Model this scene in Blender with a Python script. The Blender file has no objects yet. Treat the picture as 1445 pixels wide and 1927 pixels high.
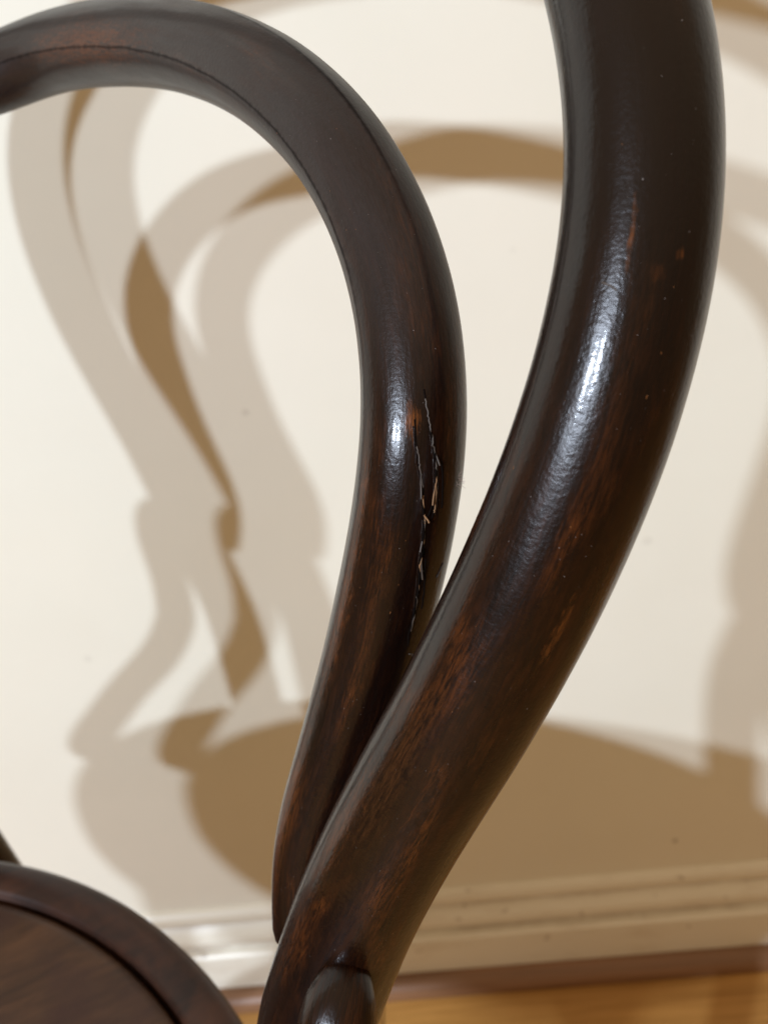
import bpy, bmesh, math, random
from mathutils import Vector, Matrix, noise

random.seed(7)
scene = bpy.context.scene
COL = scene.collection
CM = 0.01

CAM_POS = (0.000000, -58.362200, 83.413363)
CAM_RIGHT = (0.992445, -0.005353, -0.122572)
CAM_DOWN = (-0.107574, -0.518352, -0.848374)
CAM_FWD = (-0.058994, 0.855151, -0.515012)
FOCAL = 1950.903      # in pixels of the 1445-wide photograph
LAMP_A = (-138.490764, -262.809079, 185.062966)
LAMP_B = (-171.323491, -228.120774, 178.176870)
CHAIR_AT = (-19.570707, -36.786639)
CHAIR_YAW = 40.0598
SEAT_Z, SEAT_F, SEAT_R = 47.421, 12.431, 21.167
SKIRT_Z = 10.802


# ------------------------------------------------------------------ camera
cam_data = bpy.data.cameras.new("camera")
cam = bpy.data.objects.new("camera", cam_data)
COL.objects.link(cam)
right = Vector(CAM_RIGHT)
down = Vector(CAM_DOWN)
fwd = Vector(CAM_FWD)
m = Matrix((right, -down, -fwd)).transposed().to_4x4()
m.translation = Vector(CAM_POS) * CM
cam.matrix_world = m
cam_data.sensor_fit = 'HORIZONTAL'
cam_data.sensor_width = 36.0
cam_data.lens = 36.0 * FOCAL / 1445.0
cam_data.clip_start = 0.01
cam_data.clip_end = 100.0
cam_data.dof.use_dof = True
cam_data.dof.focus_distance = 0.222
cam_data.dof.aperture_fstop = 25.0
scene.camera = cam
scene.render.resolution_x = 767
scene.render.resolution_y = 1024

# ------------------------------------------------------------------ world: dim warm room light, paler from the ceiling
world = bpy.data.worlds.new("World")
scene.world = world
world.use_nodes = True
wn = world.node_tree
bg = wn.nodes['Background']
tc = wn.nodes.new('ShaderNodeTexCoord')
sx = wn.nodes.new('ShaderNodeSeparateXYZ')
rm = wn.nodes.new('ShaderNodeValToRGB')
rm.color_ramp.interpolation = 'LINEAR'
rm.color_ramp.elements[0].position = 0.0
rm.color_ramp.elements[0].color = (0.225, 0.140, 0.070, 1)
rm.color_ramp.elements[1].position = 1.0
rm.color_ramp.elements[1].color = (0.66, 0.47, 0.30, 1)
wn.links.new(tc.outputs['Generated'], sx.inputs[0])
wn.links.new(sx.outputs['Z'], rm.inputs[0])
wn.links.new(rm.outputs[0], bg.inputs['Color'])
bg.inputs['Strength'].default_value = 1.2

# ------------------------------------------------------------------ the two lamps that throw the paired shadows
def lamp(name, loc, power, radius, color):
    d = bpy.data.lights.new(name, 'POINT')
    d.energy = power
    d.shadow_soft_size = radius
    d.color = color
    o = bpy.data.objects.new(name, d)
    o.location = Vector(loc) * CM
    COL.objects.link(o)
    return o
lamp("room_lamp", LAMP_A, 265, 0.042, (0.74, 0.84, 1.0))
lamp("room_lamp", LAMP_B, 238, 0.042, (0.74, 0.84, 1.0))

vs = scene.view_settings
vs.view_transform = 'Standard'
vs.look = 'None'
vs.exposure = 0.0
vs.gamma = 1.0
vs.use_curve_mapping = False
scene.cycles.use_denoising = True
scene.cycles.max_bounces = 8

HOOP = [[14.67, -5.54, 58.26, 1.547], [14.99, -5.84, 59.54, 1.54], [15.34, -6.14, 60.8, 1.523], [15.7, -6.47, 61.96, 1.511], [16.08, -6.79, 63.12, 1.51], [16.41, -7.17, 64.08, 1.51], [16.78, -7.55, 65.03, 1.52], [17.16, -7.92, 65.98, 1.52], [17.56, -8.29, 66.92, 1.52], [17.95, -8.67, 67.86, 1.52], [18.32, -9.05, 68.8, 1.52], [18.67, -9.44, 69.75, 1.52], [18.99, -9.84, 70.71, 1.52], [19.29, -10.25, 71.67, 1.51], [19.55, -10.67, 72.64, 1.5], [19.76, -11.1, 73.61, 1.48], [19.93, -11.55, 74.58, 1.47], [20.02, -12.0, 75.56, 1.45], [20.04, -12.48, 76.54, 1.44], [19.97, -12.96, 77.5, 1.43], [19.79, -13.46, 78.45, 1.42], [19.5, -13.96, 79.37, 1.42], [19.11, -14.46, 80.25, 1.41], [18.62, -14.95, 81.09, 1.41], [18.07, -15.43, 81.88, 1.41], [17.45, -15.9, 82.65, 1.41], [16.8, -16.36, 83.38, 1.41], [16.07, -16.79, 84.04, 1.41], [15.34, -17.21, 84.67, 1.41], [14.58, -17.6, 85.23, 1.41], [13.78, -17.96, 85.71, 1.41], [12.91, -18.28, 86.15, 1.41], [11.94, -18.57, 86.55, 1.41], [10.91, -18.82, 86.87, 1.41], [9.84, -19.04, 87.16, 1.41], [8.76, -19.22, 87.41, 1.41], [7.66, -19.38, 87.6, 1.41], [6.57, -19.51, 87.79, 1.41], [5.48, -19.62, 87.94, 1.41], [4.4, -19.7, 88.08, 1.41], [3.32, -19.76, 88.2, 1.41], [2.23, -19.81, 88.29, 1.41], [1.15, -19.84, 88.38, 1.41], [0.07, -19.86, 88.44, 1.41], [-1.02, -19.82, 88.44, 1.41], [-2.11, -19.76, 88.4, 1.41], [-3.2, -19.7, 88.33, 1.41], [-4.29, -19.6, 88.23, 1.41], [-5.37, -19.49, 88.11, 1.41], [-6.45, -19.36, 87.96, 1.41], [-7.53, -19.19, 87.78, 1.41], [-8.61, -19.01, 87.58, 1.41], [-9.69, -18.79, 87.36, 1.41], [-10.75, -18.53, 87.1, 1.41], [-11.8, -18.26, 86.82, 1.41], [-12.82, -17.94, 86.47, 1.41], [-13.79, -17.59, 86.06, 1.41], [-14.73, -17.22, 85.6, 1.41], [-15.57, -16.82, 85.07, 1.41], [-16.34, -16.4, 84.47, 1.41], [-17.05, -15.97, 83.83, 1.41], [-17.66, -15.51, 83.13, 1.41], [-18.22, -15.04, 82.39, 1.41], [-18.74, -14.57, 81.62, 1.41], [-19.18, -14.08, 80.8, 1.41], [-19.53, -13.59, 79.93, 1.42], [-19.78, -13.11, 79.0, 1.42], [-19.93, -12.63, 78.04, 1.43], [-19.97, -12.16, 77.05, 1.44], [-19.93, -11.7, 76.05, 1.45], [-19.8, -11.26, 75.05, 1.47], [-19.61, -10.84, 74.05, 1.48], [-19.37, -10.43, 73.05, 1.5], [-19.09, -10.03, 72.07, 1.51], [-18.77, -9.65, 71.09, 1.52], [-18.43, -9.28, 70.11, 1.52], [-18.07, -8.91, 69.14, 1.52], [-17.68, -8.56, 68.18, 1.52], [-17.28, -8.2, 67.22, 1.52], [-16.89, -7.85, 66.26, 1.52], [-16.52, -7.49, 65.3, 1.52], [-16.19, -7.12, 64.32, 1.51], [-15.9, -6.74, 63.34, 1.51], [-15.55, -6.43, 62.16, 1.5], [-15.24, -6.11, 60.97, 1.5], [-14.93, -5.82, 59.68, 1.5], [-14.64, -5.52, 58.39, 1.49]]
LOOP = [[13.94, -6.27, 60.65, 0.76], [13.78, -6.66, 61.38, 0.84], [13.71, -7.05, 62.11, 0.92], [13.72, -7.44, 62.85, 0.99], [13.83, -7.82, 63.59, 1.04], [13.98, -8.2, 64.32, 1.09], [14.14, -8.57, 65.06, 1.13], [14.3, -8.93, 65.8, 1.16], [14.44, -9.26, 66.56, 1.18], [14.59, -9.58, 67.32, 1.19], [14.73, -9.86, 68.09, 1.2], [14.88, -10.11, 68.88, 1.2], [15.03, -10.35, 69.67, 1.21], [15.17, -10.58, 70.46, 1.2], [15.27, -10.82, 71.26, 1.2], [15.32, -11.08, 72.05, 1.19], [15.32, -11.37, 72.84, 1.18], [15.18, -11.71, 73.59, 1.17], [14.96, -12.07, 74.31, 1.17], [14.66, -12.43, 75.01, 1.16], [14.28, -12.79, 75.66, 1.15], [13.82, -13.14, 76.27, 1.15], [13.31, -13.47, 76.84, 1.14], [12.74, -13.79, 77.36, 1.14], [12.11, -14.1, 77.82, 1.15], [11.45, -14.4, 78.24, 1.15], [10.75, -14.69, 78.61, 1.16], [10.02, -14.96, 78.91, 1.17], [9.28, -15.23, 79.18, 1.18], [8.52, -15.49, 79.42, 1.19], [7.74, -15.74, 79.6, 1.19], [6.95, -15.98, 79.76, 1.2], [6.16, -16.21, 79.9, 1.21], [5.36, -16.43, 80.01, 1.22], [4.55, -16.64, 80.09, 1.23], [3.74, -16.84, 80.16, 1.24], [2.92, -17.01, 80.21, 1.25], [2.1, -17.18, 80.23, 1.26], [1.27, -17.32, 80.25, 1.27], [0.45, -17.45, 80.25, 1.28], [-0.39, -17.55, 80.23, 1.29], [-1.22, -17.64, 80.2, 1.29], [-2.06, -17.69, 80.16, 1.29], [-2.91, -17.73, 80.1, 1.29], [-3.77, -17.73, 80.03, 1.29], [-4.63, -17.66, 79.93, 1.29], [-5.44, -17.4, 79.76, 1.29], [-6.2, -17.04, 79.58, 1.29], [-6.89, -16.59, 79.38, 1.27], [-7.59, -16.17, 79.21, 1.23], [-8.28, -15.78, 79.06, 1.2], [-9.0, -15.47, 78.92, 1.18], [-9.73, -15.17, 78.75, 1.17], [-10.45, -14.88, 78.53, 1.16], [-11.15, -14.57, 78.26, 1.15], [-11.82, -14.24, 77.89, 1.15], [-12.46, -13.91, 77.46, 1.15], [-13.08, -13.57, 76.97, 1.14], [-13.64, -13.23, 76.41, 1.15], [-14.17, -12.88, 75.82, 1.15], [-14.66, -12.53, 75.19, 1.15], [-15.06, -12.16, 74.51, 1.16], [-15.4, -11.81, 73.8, 1.16], [-15.68, -11.45, 73.06, 1.17], [-15.81, -11.16, 72.27, 1.17], [-15.88, -10.9, 71.47, 1.17], [-15.87, -10.68, 70.66, 1.17], [-15.77, -10.5, 69.86, 1.16], [-15.66, -10.31, 69.06, 1.15], [-15.51, -10.12, 68.27, 1.15], [-15.36, -9.9, 67.48, 1.13], [-15.18, -9.68, 66.7, 1.12], [-14.96, -9.43, 65.93, 1.1], [-14.71, -9.17, 65.16, 1.08], [-14.42, -8.9, 64.4, 1.05], [-14.12, -8.62, 63.65, 1.02], [-13.83, -8.33, 62.89, 0.97], [-13.59, -8.04, 62.14, 0.92], [-13.38, -7.74, 61.38, 0.85], [-13.32, -7.4, 60.61, 0.76], [-13.33, -7.05, 59.85, 0.67], [-13.42, -6.69, 59.11, 0.57]]

# ------------------------------------------------------------------ helpers
def link(o, parent=None):
    COL.objects.link(o)
    if parent is not None:
        o.parent = parent
    return o

def tag(o, label=None, cat=None, kind=None, group=None):
    if label: o['label'] = label
    if cat: o['category'] = cat
    if kind: o['kind'] = kind
    if group: o['group'] = group
    return o

def empty(name, loc=(0, 0, 0), rz=0.0, parent=None):
    o = bpy.data.objects.new(name, None)
    o.empty_display_size = 0.02
    o.location = loc
    o.rotation_euler = (0, 0, rz)
    return link(o, parent)

def mesh_obj(name, verts, faces, mat, parent=None, smooth=True, uvs=None):
    me = bpy.data.meshes.new(name)
    me.from_pydata([tuple(v) for v in verts], [], faces)
    if uvs is not None:
        lay = me.uv_layers.new(name='uv')
        for poly in me.polygons:
            us = [uvs[me.loops[li].vertex_index] for li in poly.loop_indices]
            wrap = max(u[1] for u in us) - min(u[1] for u in us) > math.pi
            for li, u in zip(poly.loop_indices, us):
                v = u[1]
                if wrap and v < math.pi:
                    v += 2 * math.pi
                lay.data[li].uv = (u[0], v)
    if smooth:
        for p in me.polygons:
            p.use_smooth = True
    me.materials.append(mat)
    me.update()
    o = bpy.data.objects.new(name, me)
    return link(o, parent)

def catmull(pts, step):
    """resample control points (x, y, z, r) along a centripetal spline, about `step` apart"""
    P = [list(p) for p in pts]
    P = [[2 * a - b for a, b in zip(P[0], P[1])]] + P + [[2 * a - b for a, b in zip(P[-1], P[-2])]]
    out = []
    for i in range(1, len(P) - 2):
        p0, p1, p2, p3 = P[i - 1:i + 3]
        L = math.dist(p1[:3], p2[:3])
        n = max(1, int(round(L / step)))
        for k in range(n):
            t = k / n
            out.append([0.5 * (2 * b + (c - a) * t + (2 * a - 5 * b + 4 * c - d) * t * t + (3 * b - a - 3 * c + d) * t ** 3)
                        for a, b, c, d in zip(p0, p1, p2, p3)])
    out.append(P[-2])
    return out

def smooth_pts(P, it):
    P = [list(p) for p in P]
    for _ in range(it):
        Q = [P[0]]
        for a, b, c in zip(P, P[1:], P[2:]):
            Q.append([0.25 * x + 0.5 * y + 0.25 * z for x, y, z in zip(a, b, c)])
        Q.append(P[-1])
        P = Q
    return P

FRAMES = {}
def tube(name, pts, mat, parent=None, step=0.3, seg=40, wobble=0.006, flat=None, cap=(0.5, 0.5), start_normal=(0, 1, 0), seed=0.0, facet=None):
    """a bent round member: pts are (x, y, z, radius) in centimetres; flat = (across, thick) squash along start_normal"""
    C = catmull(pts, step)
    n = len(C)
    frames = []
    pos = [Vector(c[:3]) for c in C]
    rad = [max(0.02, c[3]) for c in C]
    T = [(pos[min(i + 1, n - 1)] - pos[max(i - 1, 0)]).normalized() for i in range(n)]
    N = Vector(start_normal)
    N = (N - T[0] * N.dot(T[0])).normalized()
    s = 0.0
    verts, uvs, faces = [], [], []
    def ring(p, t, nrm, r, s):
        b = t.cross(nrm)
        for k in range(seg):
            a = 2 * math.pi * k / seg
            w = 1 + wobble * (noise.noise(Vector((s * 0.35 + seed, math.cos(a) * 1.3, math.sin(a) * 1.3))) * 1.2
                              + noise.noise(Vector((s * 1.1 + seed, math.cos(a) * 3, math.sin(a) * 3))) * 0.4)
            if facet:
                ac, half, amt, s0 = facet
                dlt = (a - ac + math.pi) % (2 * math.pi) - math.pi
                if abs(dlt) < half:
                    g = amt * min(1.0, max(0.0, (s - s0) / 4.0))
                    w *= 1 - g + g * math.cos(half) / math.cos(dlt)
                    w *= 1 + g * (1 - math.cos(half)) * 0.0
            fa, fb = (flat if flat else (1, 1))
            verts.append((p + (nrm * math.cos(a) * fb + b * math.sin(a) * fa) * r * w) * CM)
            uvs.append((s, a))
    # rounded start
    def capring(i, t, nrm, frac, depth, sgn):
        ring(pos[i] + t * sgn * depth * rad[i] * math.sin(frac * math.pi / 2), t, nrm, rad[i] * math.cos(frac * math.pi / 2), s)
    for f in (0.98, 0.85, 0.6, 0.3):
        capring(0, T[0], N, f, cap[0], -1)
    for i in range(n):
        if i:
            N = (N - T[i] * N.dot(T[i])).normalized()
            s += (pos[i] - pos[i - 1]).length
        ring(pos[i], T[i], N, rad[i], s)
        frames.append((s, pos[i], N.copy(), T[i].cross(N), rad[i]))
    for f in (0.3, 0.6, 0.85, 0.98):
        capring(n - 1, T[-1], N, f, cap[1], 1)
    R = len(verts) // seg
    for i in range(R - 1):
        for k in range(seg):
            a, b2 = i * seg + k, i * seg + (k + 1) % seg
            faces.append((a, b2, b2 + seg, a + seg))
    faces.append(tuple(range(seg))[::-1])
    faces.append(tuple(range((R - 1) * seg, R * seg)))
    o = mesh_obj(name, verts, faces, mat, parent, True, uvs)
    FRAMES[o.name] = frames
    return o

def lathe(name, prof, mat, parent=None, seg=128, loc=(0, 0, 0)):
    """closed profile of (radius, z) pairs in centimetres, turned about z"""
    verts, faces = [], []
    n = len(prof)
    for k in range(seg):
        a = 2 * math.pi * k / seg
        for r, z in prof:
            verts.append((r * math.cos(a) * CM, r * math.sin(a) * CM, z * CM))
    for k in range(seg):
        k2 = (k + 1) % seg
        for j in range(n):
            j2 = (j + 1) % n
            faces.append((k * n + j, k2 * n + j, k2 * n + j2, k * n + j2))
    o = mesh_obj(name, verts, faces, mat, parent)
    o.location = Vector(loc) * CM
    return o

def disc(name, prof, mat, parent=None, seg=128, loc=(0, 0, 0)):
    """open profile from the axis outward and back to the axis"""
    verts, faces = [], []
    n = len(prof)
    for k in range(seg):
        a = 2 * math.pi * k / seg
        for r, z in prof:
            verts.append((r * math.cos(a) * CM, r * math.sin(a) * CM, z * CM))
    for k in range(seg):
        k2 = (k + 1) % seg
        for j in range(n - 1):
            faces.append((k * n + j, k2 * n + j, k2 * n + j + 1, k * n + j + 1))
    top = len(verts); verts.append((0, 0, prof[0][1] * CM))
    bot = len(verts); verts.append((0, 0, prof[-1][1] * CM))
    for k in range(seg):
        k2 = (k + 1) % seg
        faces.append((top, k2 * n, k * n))
        faces.append((bot, k * n + n - 1, k2 * n + n - 1))
    o = mesh_obj(name, verts, faces, mat, parent)
    o.location = Vector(loc) * CM
    return o

# ------------------------------------------------------------------ materials
class NT:
    def __init__(self, name):
        self.m = bpy.data.materials.new(name)
        self.m.use_nodes = True
        self.t = self.m.node_tree
        self.b = self.t.nodes['Principled BSDF']
    def n(self, typ, **kw):
        nd = self.t.nodes.new(typ)
        for k, v in kw.items():
            setattr(nd, k, v)
        return nd
    def l(self, a, b):
        self.t.links.new(a, b)
    def math(self, op, a, b=None, c=None, clamp=False):
        nd = self.n('ShaderNodeMath', operation=op, use_clamp=clamp)
        for i, v in enumerate((a, b, c)):
            if v is None: continue
            if isinstance(v, (int, float)): nd.inputs[i].default_value = v
            else: self.l(v, nd.inputs[i])
        return nd.outputs[0]
    def noise(self, vec, scale, detail=4, rough=0.55, dist=0.0):
        nd = self.n('ShaderNodeTexNoise')
        nd.inputs['Scale'].default_value = scale
        nd.inputs['Detail'].default_value = detail
        nd.inputs['Roughness'].default_value = rough
        nd.inputs['Distortion'].default_value = dist
        self.l(vec, nd.inputs['Vector'])
        return nd.outputs['Fac']
    def ramp(self, fac, stops, interp='LINEAR'):
        nd = self.n('ShaderNodeValToRGB')
        cr = nd.color_ramp
        cr.interpolation = interp
        while len(cr.elements) < len(stops):
            cr.elements.new(0.5)
        for e, (p, c) in zip(cr.elements, stops):
            e.position = p
            e.color = (c, c, c, 1) if isinstance(c, (int, float)) else tuple(c) + (1,)
        self.l(fac, nd.inputs[0])
        return nd.outputs[0]
    def mix(self, fac, a, b, mode='MIX'):
        nd = self.n('ShaderNodeMix', data_type='RGBA', blend_type=mode)
        for s, v in ((0, fac), (6, a), (7, b)):
            if isinstance(v, (int, float)): nd.inputs[s].default_value = v
            elif isinstance(v, tuple): nd.inputs[s].default_value = v + (1,)
            else: self.l(v, nd.inputs[s])
        return nd.outputs[2]
    def vec(self, x, y, z):
        nd = self.n('ShaderNodeCombineXYZ')
        for i, v in enumerate((x, y, z)):
            if isinstance(v, (int, float)): nd.inputs[i].default_value = v
            else: self.l(v, nd.inputs[i])
        return nd.outputs[0]
    def bump(self, h, strength, dist, prev=None):
        nd = self.n('ShaderNodeBump')
        nd.inputs['Strength'].default_value = strength
        nd.inputs['Distance'].default_value = dist
        self.l(h, nd.inputs['Height'])
        if prev is not None: self.l(prev, nd.inputs['Normal'])
        return nd.outputs[0]

def varnished(name, seed, spots=(), lines=(), satin=None, black=None, bump_k=1.0):
    """old dark stain under varnish; uv = (length in cm, angle round the rod)"""
    M = NT(name)
    uv = M.n('ShaderNodeUVMap', uv_map='uv')
    sp = M.n('ShaderNodeSeparateXYZ'); M.l(uv.outputs[0], sp.inputs[0])
    s, a = sp.outputs[0], sp.outputs[1]
    tc = M.n('ShaderNodeTexCoord')
    so = M.n('ShaderNodeSeparateXYZ'); M.l(tc.outputs['Object'], so.inputs[0])
    ca, sa = M.math('COSINE', a), M.math('SINE', a)
    ss = M.math('ADD', s, seed)
    def V(k, r):          # grain space: k = stretch along the member, r = round it
        return M.vec(M.math('MULTIPLY', ss, k), M.math('MULTIPLY', ca, r), M.math('MULTIPLY', sa, r))
    grain = M.noise(V(0.25, 2.6), 2.0, 6, 0.65, 0.3)
    fine = M.noise(V(0.9, 9.0), 2.6, 5, 0.7)
    patch = M.noise(V(0.16, 0.9), 1.6, 3, 0.5)
    big = M.noise(V(0.09, 0.8), 1.5, 2, 0.5)
    col = M.ramp(grain, [(0.30, (0.0022, 0.0010, 0.0008)), (0.52, (0.0066, 0.0021, 0.0010)), (0.74, (0.022, 0.0064, 0.0018))])
    col = M.mix(M.ramp(fine, [(0.45, 0.0), (0.78, 0.5)]), col, (0.025, 0.0075, 0.0021))
    # worn places where the stain has rubbed through to reddish wood
    w = M.math('MULTIPLY', M.ramp(patch, [(0.52, 0.0), (0.72, 1.0)]), M.ramp(fine, [(0.40, 0.0), (0.66, 1.0)]))
    col = M.mix(M.math('MULTIPLY', w, 0.7), col, (0.095, 0.026, 0.0048))
    # dark stain left in the pores
    col = M.mix(M.ramp(M.noise(V(0.7, 12.0), 3.0, 3, 0.6), [(0.56, 0.0), (0.70, 0.85)]), col, (0.0035, 0.0020, 0.0017))
    # the upper part has kept its old black stain
    if black:
        k = M.math('ADD', so.outputs['Z'], M.math('MULTIPLY', M.math('SUBTRACT', patch, 0.5), 0.05))
        k = M.math('DIVIDE', M.math('SUBTRACT', k, black[0]), black[1] - black[0], clamp=True)
        col = M.mix(M.math('MULTIPLY', k, 0.9), col, (0.0050, 0.0026, 0.0018))
    rough = M.math('ADD', M.math('MULTIPLY', M.ramp(big, [(0.35, 0.0), (0.65, 1.0)]), 0.08), 0.225)
    rough = M.math('ADD', rough, M.math('MULTIPLY', M.math('SUBTRACT', grain, 0.5), 0.12))
    sat = None
    if satin:             # dusty, dulled varnish on the upper bow
        sat = M.math('ADD', so.outputs['Z'], M.math('MULTIPLY', M.math('SUBTRACT', patch, 0.5), 0.03))
        sat = M.math('DIVIDE', M.math('SUBTRACT', sat, satin[0]), satin[1] - satin[0], clamp=True)
        dust = M.noise(V(1.2, 3.0), 4.0, 5, 0.7)
        col = M.mix(M.math('MULTIPLY', sat, M.ramp(dust, [(0.3, 0.45), (0.7, 0.85)])), col, (0.020, 0.0140, 0.0118))
        rough = M.math('ADD', M.math('MULTIPLY', sat, 0.17), rough)
    wob = M.math('MULTIPLY', M.math('SUBTRACT', M.noise(V(1.4, 5.5), 3.0, 5, 0.7), 0.5), 3.0)
    for s0, a0, ds, da, c, amt in spots:
        d = M.math('SQRT', M.math('ADD', M.math('POWER', M.math('ABSOLUTE', M.math('DIVIDE', M.math('SUBTRACT', s, s0), ds)), 2.0),
                                  M.math('POWER', M.math('ABSOLUTE', M.math('DIVIDE', M.math('SUBTRACT', a, a0), da)), 2.0)))
        f = M.math('SUBTRACT', 1.25, M.math('ADD', d, wob), clamp=True)
        f = M.math('MULTIPLY', M.math('MULTIPLY', M.ramp(f, [(0.0, 0.0), (1.0, 1.0)]), M.ramp(fine, [(0.36, 0.0), (0.60, 1.0)])), amt)
        col = M.mix(f, col, c)
    # dirt lying along the arrises of the planed face
    ln = None
    for a0, wd, s0, amt in lines:
        jit = M.math('MULTIPLY', M.math('SUBTRACT', M.noise(V(0.3, 0.0), 3.0, 3, 0.5), 0.5), 0.10)
        d = M.math('ABSOLUTE', M.math('ADD', M.math('SUBTRACT', a, a0), jit))
        wv = M.math('MULTIPLY_ADD', M.noise(V(2.0, 0.0), 2.0, 3, 0.6), wd * 3.4, wd * -0.9)
        f = M.math('SUBTRACT', 1.0, M.math('DIVIDE', d, wv), clamp=True)
        f = M.math('MULTIPLY', M.ramp(f, [(0.0, 0.0), (0.9, 1.0)]), M.math('DIVIDE', M.math('SUBTRACT', s, s0), 5.0, clamp=True))
        f = M.math('MULTIPLY', f, amt)
        ln = f if ln is None else M.math('MAXIMUM', ln, f)
    if ln is not None:
        col = M.mix(ln, col, (0.004, 0.0022, 0.002))
    # small pale chips and specks of dust
    chip = M.ramp(M.noise(V(1.6, 4.5), 3.2, 2, 0.5), [(0.775, 0.0), (0.79, 1.0)])
    col = M.mix(M.math('MULTIPLY', chip, 0.75), col, (0.17, 0.065, 0.02))
    speck = M.ramp(M.noise(V(5.0, 7.0), 4.0, 1, 0.5), [(0.80, 0.0), (0.825, 1.0)])
    col = M.mix(M.math('MULTIPLY', speck, 0.6), col, (0.30, 0.27, 0.25))
    M.l(col, M.b.inputs['Base Color'])
    M.l(rough, M.b.inputs['Roughness'])
    spec = M.math('MULTIPLY_ADD', speck, -0.1, 0.21)
    if ln is not None:
        spec = M.math('MULTIPLY', spec, M.math('SUBTRACT', 1.0, M.math('MULTIPLY', ln, 0.85)))
    M.l(spec, M.b.inputs['Specular IOR Level'])
    # varnish: fine crinkle, brush runs along the grain, slow unevenness
    crinkle = M.noise(V(1.1, 1.5), 8.0, 4, 0.6)
    slow = M.noise(V(0.5, 1.0), 1.1, 2, 0.5)
    n1 = M.bump(crinkle, 1.0, 0.85e-4 * bump_k)
    n2 = M.bump(M.noise(V(0.35, 4.0), 3.0, 4, 0.6), 1.0, 0.6e-4 * bump_k, n1)
    n3 = M.bump(slow, 1.0, 2.5e-4, n2)
    n4 = M.bump(M.math('SUBTRACT', 1.0, chip), 1.0, 1.5e-4, n3)
    M.l(n4, M.b.inputs['Normal'])
    M.l(M.bump(slow, 1.0, 2.0e-4, M.bump(crinkle, 1.0, 0.28e-4 * bump_k)), M.b.inputs['Coat Normal'])
    M.b.inputs['Coat Roughness'].default_value = 0.08
    M.b.inputs['Coat IOR'].default_value = 1.33
    cw = M.math('MULTIPLY_ADD', M.ramp(grain, [(0.3, 0.0), (0.7, 1.0)]), -0.2, 0.40)
    if sat is not None:
        cw = M.math('MULTIPLY', cw, M.math('MULTIPLY_ADD', sat, -0.3, 1.0))
    if ln is not None:
        cw = M.math('MULTIPLY', cw, M.math('SUBTRACT', 1.0, ln))
    M.l(cw, M.b.inputs['Coat Weight'])
    return M.m

def seat_wood(name, ring=False):
    M = NT(name)
    tc = M.n('ShaderNodeTexCoord')
    mp = M.n('ShaderNodeMapping'); M.l(tc.outputs['Object'], mp.inputs[0])
    mp.inputs['Scale'].default_value = (100, 100, 100)
    mp.inputs['Rotation'].default_value = (0, 0, 0.5)
    v = mp.outputs[0]
    mp2 = M.n('ShaderNodeMapping'); M.l(v, mp2.inputs[0]); mp2.inputs['Scale'].default_value = (1, 0.12, 1)
    g = M.noise(mp2.outputs[0], 1.6, 6, 0.65, 0.4)
    p = M.noise(v, 0.22, 4, 0.6, 0.5)
    if ring:
        c = M.ramp(g, [(0.3, (0.009, 0.0045, 0.0032)), (0.7, (0.032, 0.0115, 0.0060))])
        c = M.mix(M.ramp(p, [(0.5, 0.0), (0.7, 0.7)]), c, (0.062, 0.023, 0.010))
    else:
        c = M.ramp(g, [(0.3, (0.022, 0.0105, 0.0055)), (0.7, (0.066, 0.0300, 0.0130))])
        c = M.mix(M.ramp(p, [(0.42, 0.0), (0.66, 0.85)]), c, (0.030, 0.0125, 0.0085))
    M.l(c, M.b.inputs['Base Color'])
    M.l(M.ramp(p, [(0.3, 0.32), (0.7, 0.5)]), M.b.inputs['Roughness'])
    M.b.inputs['Specular IOR Level'].default_value = 0.25
    M.l(M.bump(g, 0.2, 0.0004), M.b.inputs['Normal'])
    return M.m

MARKS = [(1270, 1583, 0.22, 0.55), (462, 776, 0.24, 0.16), (165, 1240, 0.3, 0.10), (1218, 1018, 0.35, 0.10), (965, 470, 0.2, 0.05)]
def wall_point(px, py, plane_y=0.0):
    d = right * ((px - 722.5) / FOCAL) + down * ((py - 963.5) / FOCAL) + fwd
    o = Vector(CAM_POS)
    return o + d * ((plane_y - o.y) / d.y)

def wall_paint():
    M = NT('cream_wall_paint')
    tc = M.n('ShaderNodeTexCoord')
    v = tc.outputs['Object']
    big = M.noise(v, 2.2, 3, 0.5)
    mid = M.noise(v, 9.0, 4, 0.55)
    c = M.mix(M.ramp(big, [(0.36, 0.0), (0.64, 1.0)]), (0.775, 0.745, 0.625), (0.745, 0.748, 0.635))
    c = M.mix(M.ramp(mid, [(0.42, 0.0), (0.8, 0.4)]), c, (0.71, 0.675, 0.555))
    # a few specks and scuffs on the paint
    wob = M.math('MULTIPLY', M.math('SUBTRACT', M.noise(v, 420.0, 2), 0.5), 0.0012)
    for px, py, rad, dk in MARKS:
        p = wall_point(px, py) * CM
        dd = M.n('ShaderNodeVectorMath', operation='DISTANCE')
        M.l(v, dd.inputs[0]); dd.inputs[1].default_value = p
        f = M.math('ADD', dd.outputs['Value'], wob)
        f = M.math('SUBTRACT', 1.0, M.math('DIVIDE', f, rad * CM * 1.2), clamp=True)
        f = M.math('MULTIPLY', M.ramp(f, [(0.0, 0.0), (0.4, 1.0)]), dk)
        c = M.mix(f, c, (0.16, 0.11, 0.07))
    M.l(c, M.b.inputs['Base Color'])
    M.b.inputs['Roughness'].default_value = 0.55
    M.b.inputs['Specular IOR Level'].default_value = 0.3
    h = M.noise(v, 260.0, 3, 0.6)
    n1 = M.bump(h, 0.12, 0.0006)
    M.l(M.bump(mid, 0.1, 0.004, n1), M.b.inputs['Normal'])
    return M.m

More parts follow.
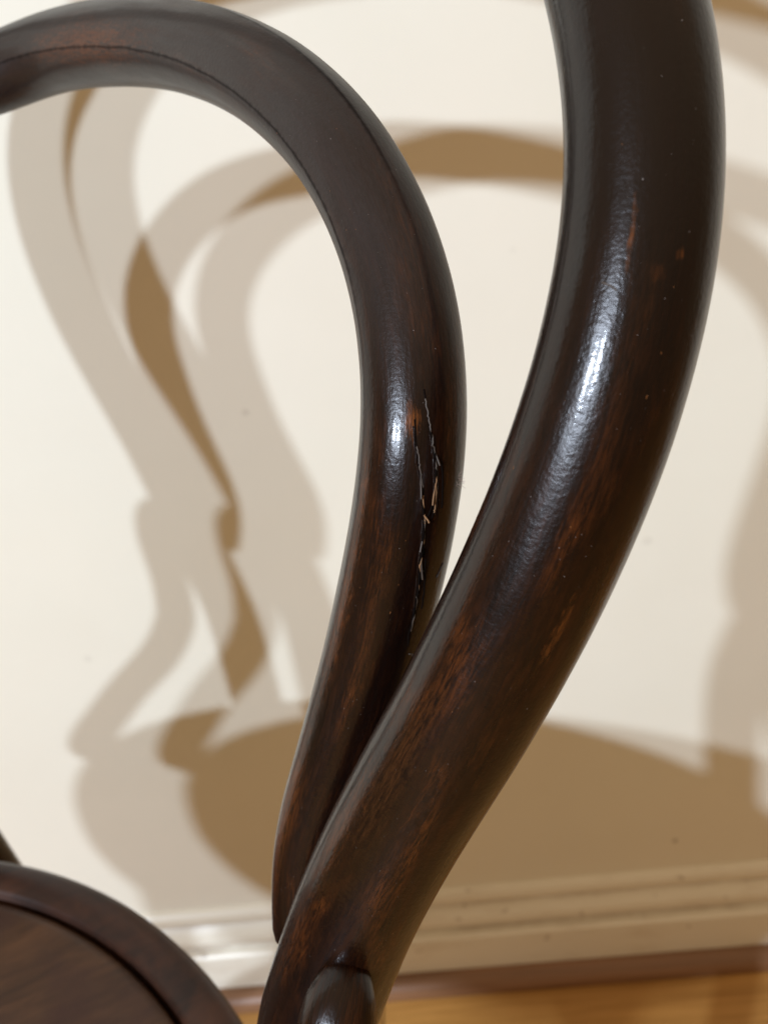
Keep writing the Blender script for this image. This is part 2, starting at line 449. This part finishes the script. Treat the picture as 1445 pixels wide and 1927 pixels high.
def gloss_paint():
    M = NT('cream_gloss_paint')
    tc = M.n('ShaderNodeTexCoord'); v = tc.outputs['Object']
    mp = M.n('ShaderNodeMapping'); M.l(v, mp.inputs[0]); mp.inputs['Scale'].default_value = (0.35, 1, 1)
    d = M.noise(mp.outputs[0], 38.0, 5, 0.65)
    sp = M.noise(v, 70.0, 2, 0.5)
    c = M.mix(M.ramp(d, [(0.50, 0.0), (0.72, 0.45)]), (0.77, 0.745, 0.63), (0.55, 0.47, 0.35))
    c = M.mix(M.ramp(sp, [(0.70, 0.0), (0.76, 0.6)]), c, (0.30, 0.23, 0.16))
    # grime settled in the two hollows of the moulding
    so = M.n('ShaderNodeSeparateXYZ'); M.l(v, so.inputs[0])
    for z0, wd in ((0.0640, 0.0045), (0.0905, 0.0035)):
        f = M.math('SUBTRACT', 1.0, M.math('DIVIDE', M.math('ABSOLUTE', M.math('SUBTRACT', so.outputs['Z'], z0)), wd), clamp=True)
        f = M.math('MULTIPLY', f, M.ramp(d, [(0.40, 0.0), (0.68, 0.5)]))
        c = M.mix(f, c, (0.25, 0.18, 0.115))
    M.l(c, M.b.inputs['Base Color'])
    M.b.inputs['Roughness'].default_value = 0.30
    M.l(M.bump(d, 0.15, 0.001), M.b.inputs['Normal'])
    return M.m

def floor_wood(name, base, dark, k):
    M = NT(name)
    tc = M.n('ShaderNodeTexCoord'); oi = M.n('ShaderNodeObjectInfo')
    mp = M.n('ShaderNodeMapping'); M.l(tc.outputs['Object'], mp.inputs[0]); mp.inputs['Scale'].default_value = (5, 90, 90)
    off = M.vec(M.math('MULTIPLY', oi.outputs['Random'], 40.0), 0.0, 0.0)
    ad = M.n('ShaderNodeVectorMath', operation='ADD'); M.l(mp.outputs[0], ad.inputs[0]); M.l(off, ad.inputs[1])
    g = M.noise(ad.outputs[0], 1.0, 6, 0.6, 0.8)
    c = M.mix(M.ramp(g, [(0.35, 0.0), (0.68, 1.0)]), base, dark)
    b = M.math('MULTIPLY_ADD', oi.outputs['Random'], 0.35, 0.82)
    c = M.mix(1.0, c, M.vec(b, b, b), 'MULTIPLY')
    M.l(c, M.b.inputs['Base Color'])
    M.b.inputs['Roughness'].default_value = k
    M.l(M.bump(g, 0.15, 0.0006), M.b.inputs['Normal'])
    return M.m

def plain(name, col, rough=0.5, metal=0.0, spec=0.4):
    M = NT(name)
    tc = M.n('ShaderNodeTexCoord')
    f = M.noise(tc.outputs['Object'], 400.0, 3)
    M.l(M.mix(M.ramp(f, [(0.3, 0.0), (0.7, 1.0)]), tuple(x * 0.8 for x in col), tuple(min(1, x * 1.15) for x in col)), M.b.inputs['Base Color'])
    M.b.inputs['Roughness'].default_value = rough
    M.b.inputs['Metallic'].default_value = metal
    M.b.inputs['Specular IOR Level'].default_value = spec
    return M.m

WALL = wall_paint()
GLOSS = gloss_paint()
OAK = floor_wood('honey_oak', (0.42, 0.225, 0.062), (0.27, 0.130, 0.030), 0.38)
SHOE = floor_wood('brown_moulding_wood', (0.24, 0.125, 0.062), (0.15, 0.075, 0.034), 0.45)
ORANGE, RUST, BROWN = (0.15, 0.045, 0.008), (0.075, 0.021, 0.0045), (0.036, 0.0135, 0.0042)
HOOPM = varnished('dark_varnish_hoop', 3.0, black=(0.735, 0.785), spots=[
    (80.3, 3.39, 0.5, 0.035, ORANGE, 0.55), (80.04, 4.0, 0.09, 0.05, ORANGE, 0.45), (73.36, 4.03, 0.7, 0.08, ORANGE, 0.45),
    (69.0, 2.97, 2.2, 0.22, BROWN, 0.7), (66.5, 2.6, 2.0, 0.2, RUST, 0.6), (79.7, 3.75, 0.14, 0.10, RUST, 0.35), (64.5, 2.9, 0.25, 0.12, RUST, 0.7)])
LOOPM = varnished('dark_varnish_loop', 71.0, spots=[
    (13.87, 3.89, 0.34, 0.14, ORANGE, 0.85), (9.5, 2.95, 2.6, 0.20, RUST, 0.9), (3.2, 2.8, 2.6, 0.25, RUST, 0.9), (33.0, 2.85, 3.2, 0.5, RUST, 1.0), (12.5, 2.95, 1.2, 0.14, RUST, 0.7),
    (7.5, 4.5, 5.0, 0.75, (0.0022, 0.0014, 0.0012), 0.85)],  # black stain at lower right, with shade of the unlit side painted in
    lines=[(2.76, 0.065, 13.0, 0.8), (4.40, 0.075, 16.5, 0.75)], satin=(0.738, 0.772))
LEGM = varnished('dark_varnish_leg', 133.0, bump_k=1.3)
RINGM = seat_wood('seat_frame_wood', True)
PANELM = seat_wood('seat_panel_wood', False)
GAP = plain('dark_seam', (0.004, 0.0025, 0.002), 0.9, spec=0.05)
STEEL = plain('dull_screw_steel', (0.30, 0.26, 0.2), 0.4, 1.0)
RAW = plain('raw_split_wood', (0.20, 0.105, 0.045), 0.7)
GREYFIB = plain('grey_split_fibre', (0.05, 0.037, 0.028), 0.5)
LINTM = plain('pale_lint', (0.36, 0.27, 0.23), 0.9)

# ------------------------------------------------------------------ setting: wall, skirting, floor
def extrude_x(name, prof, x0, x1, mat, parent=None, smooth=False):
    """profile of (y, z) in centimetres swept along x"""
    n = len(prof)
    verts = [(x * CM, y * CM, z * CM) for x in (x0, x1) for y, z in prof]
    faces = [(i, (i + 1) % n, n + (i + 1) % n, n + i) for i in range(n)]
    faces += [tuple(range(n))[::-1], tuple(range(n, 2 * n))]
    o = mesh_obj(name, verts, faces, mat, parent, smooth)
    return o

wall = extrude_x('wall', [(0, -3), (0, 260), (12, 260), (12, -3)], -220, 220, WALL)
tag(wall, kind='structure')
skirt = [(0.02, 1.75), (-1.45, 1.75), (-1.45, 5.6), (-1.40, 5.85), (-1.22, 6.05), (-0.80, 6.2), (-0.62, 6.5),
         (-0.80, 6.75), (-1.08, 7.05), (-1.18, 7.5), (-1.08, 8.0), (-0.80, 8.45), (-0.55, 8.75), (-0.36, 8.95), (-0.36, 9.2),
         (-0.58, 9.4), (-0.72, 9.75), (-0.70, 10.1), (-0.58, 10.4), (-0.36, 10.65), (-0.1, 10.8), (0.02, 10.8)]
extrude_x('skirting_board', skirt, -219, 219, GLOSS, wall)
shoe = [(-0.4, 0.02), (-2.9, 0.02), (-2.9, 0.7), (-2.72, 1.1), (-2.4, 1.4), (-1.9, 1.62), (-1.5, 1.72), (-0.4, 1.74)]
extrude_x('shoe_moulding', shoe, -219, 219, SHOE, wall)

floor = extrude_x('floor', [(-330, -0.9), (-330, -2.9), (11.5, -2.9), (11.5, -0.9)], -218, 218, floor_wood('subfloor_oak', (0.30, 0.15, 0.04), (0.2, 0.09, 0.02), 0.5))
tag(floor, kind='structure')
# floorboards, laid along the wall
def board_mesh(length, width):
    b, h = 0.12, 0.9
    pr = [(0, -h), (0, -b), (b, 0), (width - b, 0), (width, -b), (width, -h)]
    n = len(pr)
    verts = [(x * CM, y * CM, z * CM) for x in (0, length) for y, z in pr]
    faces = [(i, n + i, n + (i + 1) % n, (i + 1) % n) for i in range(n)]
    faces += [tuple(range(n)), tuple(range(n, 2 * n))[::-1]]
    me = bpy.data.meshes.new('floorboard')
    me.from_pydata(verts, [], faces)
    me.materials.append(OAK)
    me.update()
    return me
BW = 7.0
bm_long = board_mesh(89.85, BW - 0.06)
for row in range(24):
    y = -1.6 - (row + 1) * BW
    x = -190 - (row * 37) % 90
    while x < 190:
        o = bpy.data.objects.new('floorboard', bm_long)
        o.location = (x * CM, y * CM, 0)
        link(o, floor)
        x += 90

# ------------------------------------------------------------------ the bentwood chair
chair = empty('bentwood_chair', (CHAIR_AT[0] * CM, CHAIR_AT[1] * CM, 0), math.radians(-CHAIR_YAW))
tag(chair, 'dark brown varnished bentwood chair with hooped back and round seat', 'chair')
L3 = lambda p: (p[0], -p[1], p[2]) + tuple(p[3:])      # (right, forward, up, r) -> chair space

# outer hoop and rear legs are one bent rod, floor to floor
leg_R = [(18.2, -15.0, 0.4, 1.25), (17.0, -12.6, 12, 1.35), (15.6, -9.6, 25, 1.48), (14.5, -7.2, 37, 1.54), (14.15, -6.3, 44, 1.54), (14.0, -5.85, 49, 1.54), (13.95, -5.5, 53, 1.54), (14.15, -5.3, 56, 1.54)]
leg_L = [(-18.4, -16.0, 0.4, 1.25), (-17.2, -13.6, 12, 1.35), (-15.8, -10.5, 25, 1.48), (-14.7, -8.3, 37, 1.52), (-14.2, -7.35, 44, 1.52), (-14.1, -6.9, 49, 1.52), (-14.2, -6.4, 54, 1.5)]
hoop_pts = [L3(p) for p in leg_R + smooth_pts(HOOP, 2) + leg_L[::-1]]
hoop = tube('outer_back_hoop', hoop_pts, HOOPM, chair, step=0.3, seg=64, wobble=0.005, cap=(0.1, 0.1), start_normal=(0, 1, 0))
loop_pts = [L3(p) for p in smooth_pts(LOOP, 2)]
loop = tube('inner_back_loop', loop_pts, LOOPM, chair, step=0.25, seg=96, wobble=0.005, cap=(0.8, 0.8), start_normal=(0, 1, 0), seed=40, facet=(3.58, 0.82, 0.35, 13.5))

# hip braces from the posts to the sides of the seat
brace_R = [(16.52, -5.42, 61.95, 0.60), (16.68, -5.02, 61.72, 0.80), (16.80, -4.62, 61.25, 0.92), (16.82, -4.32, 60.4, 0.98), (16.75, -4.05, 59.5, 1.02),
           (16.6, -3.95, 57.5, 1.05), (16.65, -3.95, 55.6, 1.08), (16.95, -3.8, 53.7, 1.1), (18.0, -2.4, 51.5, 1.1), (19.7, 0.6, 49.6, 1.1), (21.0, 3.9, 48.0, 1.14), (21.7, 6.3, 47.1, 1.14), (21.9, 7.4, 46.6, 1.05)]
for sgn in (1, -1):
    pts = [L3((sgn * p[0], p[1], p[2], p[3])) for p in brace_R]
    br = tube('hip_brace', pts, LEGM, chair, step=0.25, seg=40, wobble=0.008, cap=(0.5, 0.5), start_normal=(sgn * 0.35, 1, 0), seed=11 + sgn)

# seat: bent ring frame with a let-in panel
SC = (0, -SEAT_F, 0)
RZ = [(-1.72, -0.12), (-1.5, 0.03), (-0.9, 0.15), (-0.35, 0.08), (-0.02, -0.2), (0.14, -0.7), (0.2, -1.5), (0.15, -2.5), (-0.1, -3.2), (-0.6, -3.5), (-4.0, -3.5), (-4.0, -1.3), (-1.72, -1.3)]
ring_prof = [(SEAT_R + a, SEAT_Z + b) for a, b in RZ]
seat = empty('seat', (0, 0, 0.22 * CM), 0, chair)
lathe('seat_frame', ring_prof, RINGM, seat, 160, SC)
PZ = [(4, -0.85), (9, -0.8), (13, -0.7), (16, -0.55), (18, -0.36), (18.75, -0.24), (19.1, -0.26), (19.22, -0.42), (19.22, -1.25), (4, -1.35)]
panel_prof = [(r, SEAT_Z + z) for r, z in PZ]
disc('seat_panel', panel_prof, PANELM, seat, 160, SC)

# front legs and the ring that stiffens them
for sgn in (1, -1):
    pts = [L3((sgn * a, b, z, r)) for a, b, z, r in ((14.2, 25.4, 44.2, 1.75), (14.35, 25.7, 40, 1.7), (14.8, 26.6, 25, 1.5), (15.6, 27.8, 10, 1.25), (16.4, 29.2, 0.4, 1.1))]
    tube('front_leg', pts, LEGM, chair, step=1.0, seg=28, cap=(0.1, 0.1), start_normal=(0, 1, 0), seed=20 + sgn)
lathe('leg_ring', [(15.6 + 0.9 * math.cos(t * math.pi / 8), 24 + 0.9 * math.sin(t * math.pi / 8)) for t in range(16)], RINGM, chair, 96, (0, -11.0, 0))

# the split in the inner loop, opened along the grain
def surf(o, s, a, lift):
    """point on a rod at length s (cm) and angle a, lifted off its surface by `lift` cm"""
    fr = FRAMES[o.name]
    if o is loop: s -= 1.45
    k = min(range(len(fr)), key=lambda q: abs(fr[q][0] - s))
    k2 = min(len(fr) - 1, k + 1) if s > fr[k][0] else max(0, k - 1)
    t = 0.0 if k2 == k else (s - fr[k][0]) / (fr[k2][0] - fr[k][0])
    f = [x + (y - x) * t for x, y in zip(fr[k], fr[k2])]
    p = f[1] + (f[2] * math.cos(a) + f[3] * math.sin(a)) * f[4]
    ok, loc, nrm, _ = o.closest_point_on_mesh(p * CM)
    return loc / CM + nrm * lift
def streak(name, path, r, lift, mat, n=14, jit=0.006, host=None):
    """a thin ragged line of wood or gap following (s, a) points on a rod"""
    host = host or loop
    pts = []
    for k in range(n + 1):
        t = k / n * (len(path) - 1)
        q = min(int(t), len(path) - 2); u = t - q
        s = path[q][0] + (path[q + 1][0] - path[q][0]) * u
        a = path[q][1] + (path[q + 1][1] - path[q][1]) * u + random.gauss(0, jit)
        e = math.sin(math.pi * min(1, max(0, (k + 0.3) / (n + 0.6))))
        pts.append(tuple(surf(host, s, a, lift)) + (r * (0.15 + 0.85 * e ** 0.7) * random.uniform(0.35, 1.5),))
    return tube(name, pts, mat, host, step=0.05, seg=8, wobble=0.0)
MAIN = [(15.35, 3.93), (14.84, 3.986), (14.5, 4.061), (14.05, 4.159), (13.63, 4.223), (13.47, 4.27), (13.19, 4.295), (12.78, 4.324), (12.4, 4.345), (11.79, 4.412), (11.2, 4.45), (10.7, 4.46), (10.4, 4.49)]
SIDE = [(15.9, 4.10), (15.33, 4.187), (14.85, 4.299), (14.7, 4.335), (14.26, 4.395), (13.74, 4.44), (13.5, 4.43)]
def along(P, t):
    t = max(0.0, min(0.999, t)) * (len(P) - 1); q = int(t); u = t - q
    return tuple(x + (y - x) * u for x, y in zip(P[q], P[q + 1]))
def piece(P, t0, t1, d, k=5):
    return [(s, a + d) for s, a in (along(P, t0 + (t1 - t0) * i / k) for i in range(k + 1))]
# dark gaps, their lifted varnish lips, and short raw slivers standing in them
streak('split', MAIN, 0.036, -0.004, GAP, 40)
streak('split', SIDE, 0.030, -0.003, GAP, 28)
streak('split', [(12.6, 4.44), (12.25, 4.48), (11.82, 4.56), (11.37, 4.60)], 0.015, 0.0, GAP, 14)
streak('split', [(14.6, 4.49), (14.35, 4.53), (14.09, 4.57), (13.7, 4.61)], 0.014, 0.0, GAP, 14)
streak('split', [(13.85, 4.41), (13.6, 4.36), (13.45, 4.29)], 0.016, 0.0, GAP, 8)
for P, t0, t1, d, r in ((MAIN, 0.02, 0.35, -0.036, 0.020), (MAIN, 0.42, 0.80, -0.034, 0.018), (SIDE, 0.25, 0.75, -0.034, 0.018), (SIDE, 0.5, 0.95, 0.034, 0.018)):
    streak('lifted_lip', piece(P, t0, t1, d, 7), r, 0.0, LEGM, 18, 0.004)
for P, t0, t1, d, r, mt in ((MAIN, 0.27, 0.44, 0.010, 0.015, RAW), (MAIN, 0.40, 0.56, 0.016, 0.011, GREYFIB), (MAIN, 0.50, 0.74, 0.012, 0.013, RAW), (MAIN, 0.70, 0.90, 0.008, 0.007, GREYFIB),
                            (MAIN, 0.08, 0.25, 0.012, 0.004, GREYFIB), (SIDE, 0.33, 0.62, 0.012, 0.014, GREYFIB), (SIDE, 0.60, 0.92, 0.010, 0.009, RAW), (SIDE, 0.05, 0.33, 0.007, 0.0035, GREYFIB)):
    streak('splinter', piece(P, t0, t1, d, 9), r, 0.006, mt, 22, 0.007)
for P, t0, t1, d0, d1, r, mt in ((MAIN, 0.36, 0.43, 0.0, 0.07, 0.010, RAW), (MAIN, 0.52, 0.58, 0.01, -0.05, 0.007, GREYFIB), (SIDE, 0.45, 0.56, 0.01, 0.06, 0.009, GREYFIB),
                                 (SIDE, 0.70, 0.82, 0.0, -0.07, 0.007, RAW), (MAIN, 0.62, 0.70, 0.01, 0.05, 0.006, GREYFIB), (MAIN, 0.20, 0.28, 0.0, -0.04, 0.005, GREYFIB)):
    # fibres torn up at one end
    pts = []
    for k in range(7):
        u = k / 6
        s_, a_ = along(P, t0 + (t1 - t0) * u)
        pts.append(tuple(surf(loop, s_, a_ + d0 + (d1 - d0) * u, 0.004 + 0.07 * u * u)) + (r * (1.1 - 0.9 * u),))
    tube('raised_fibre', pts, mt, loop, step=0.05, seg=8, wobble=0.0)
streak('varnish_bead', [(12.40, 4.93), (12.23, 4.87), (12.09, 4.82)], 0.030, 0.002, LEGM, 6, 0.002)
streak('debris', [(10.15, 4.60), (10.08, 4.68), (10.0, 4.75)], 0.022, 0.010, GREYFIB, 5, 0.02)
# fine scratches across the outer hoop
streak('scratch', [(79.45, 3.14), (79.42, 3.24), (79.36, 3.32)], 0.0026, 0.0, GREYFIB, 14, 0.005, hoop)

# lint caught on the loop beside the split
bpy.context.view_layer.update()
MW = chair.matrix_world
def fibre_mesh(name, base, n, spread, rad, parent):
    verts, faces = [], []
    for _ in range(n):
        p = Vector(base) + Vector((random.gauss(0, .04), random.gauss(0, .04), random.gauss(0, .06)))
        d = Vector((random.gauss(0.4, .6), random.gauss(0.6, .6), random.gauss(0, .6))).normalized()
        m0 = len(verts)
        K = 9
        for k in range(K):
            q = MW @ (p * CM)
            for t in range(3):
                an = t * 2 * math.pi / 3
                verts.append(q + Vector((math.cos(an), 0, math.sin(an))) * rad * CM)
            d = (d + Vector((random.gauss(0, .35), random.gauss(0, .35), random.gauss(-.05, .35)))).normalized()
            p = p + d * spread / K
        for k in range(K - 1):
            for t in range(3):
                a0, a1 = m0 + k * 3 + t, m0 + k * 3 + (t + 1) % 3
                faces.append((a0, a1, a1 + 3, a0 + 3))
    return mesh_obj(name, verts, faces, LINTM, parent)

lint = fibre_mesh('lint_tuft', (16.40, 11.34, 72.15), 20, 0.26, 0.0035, None)
tag(lint, 'tiny tuft of pale pinkish lint clinging to the edge of the inner loop', 'lint')
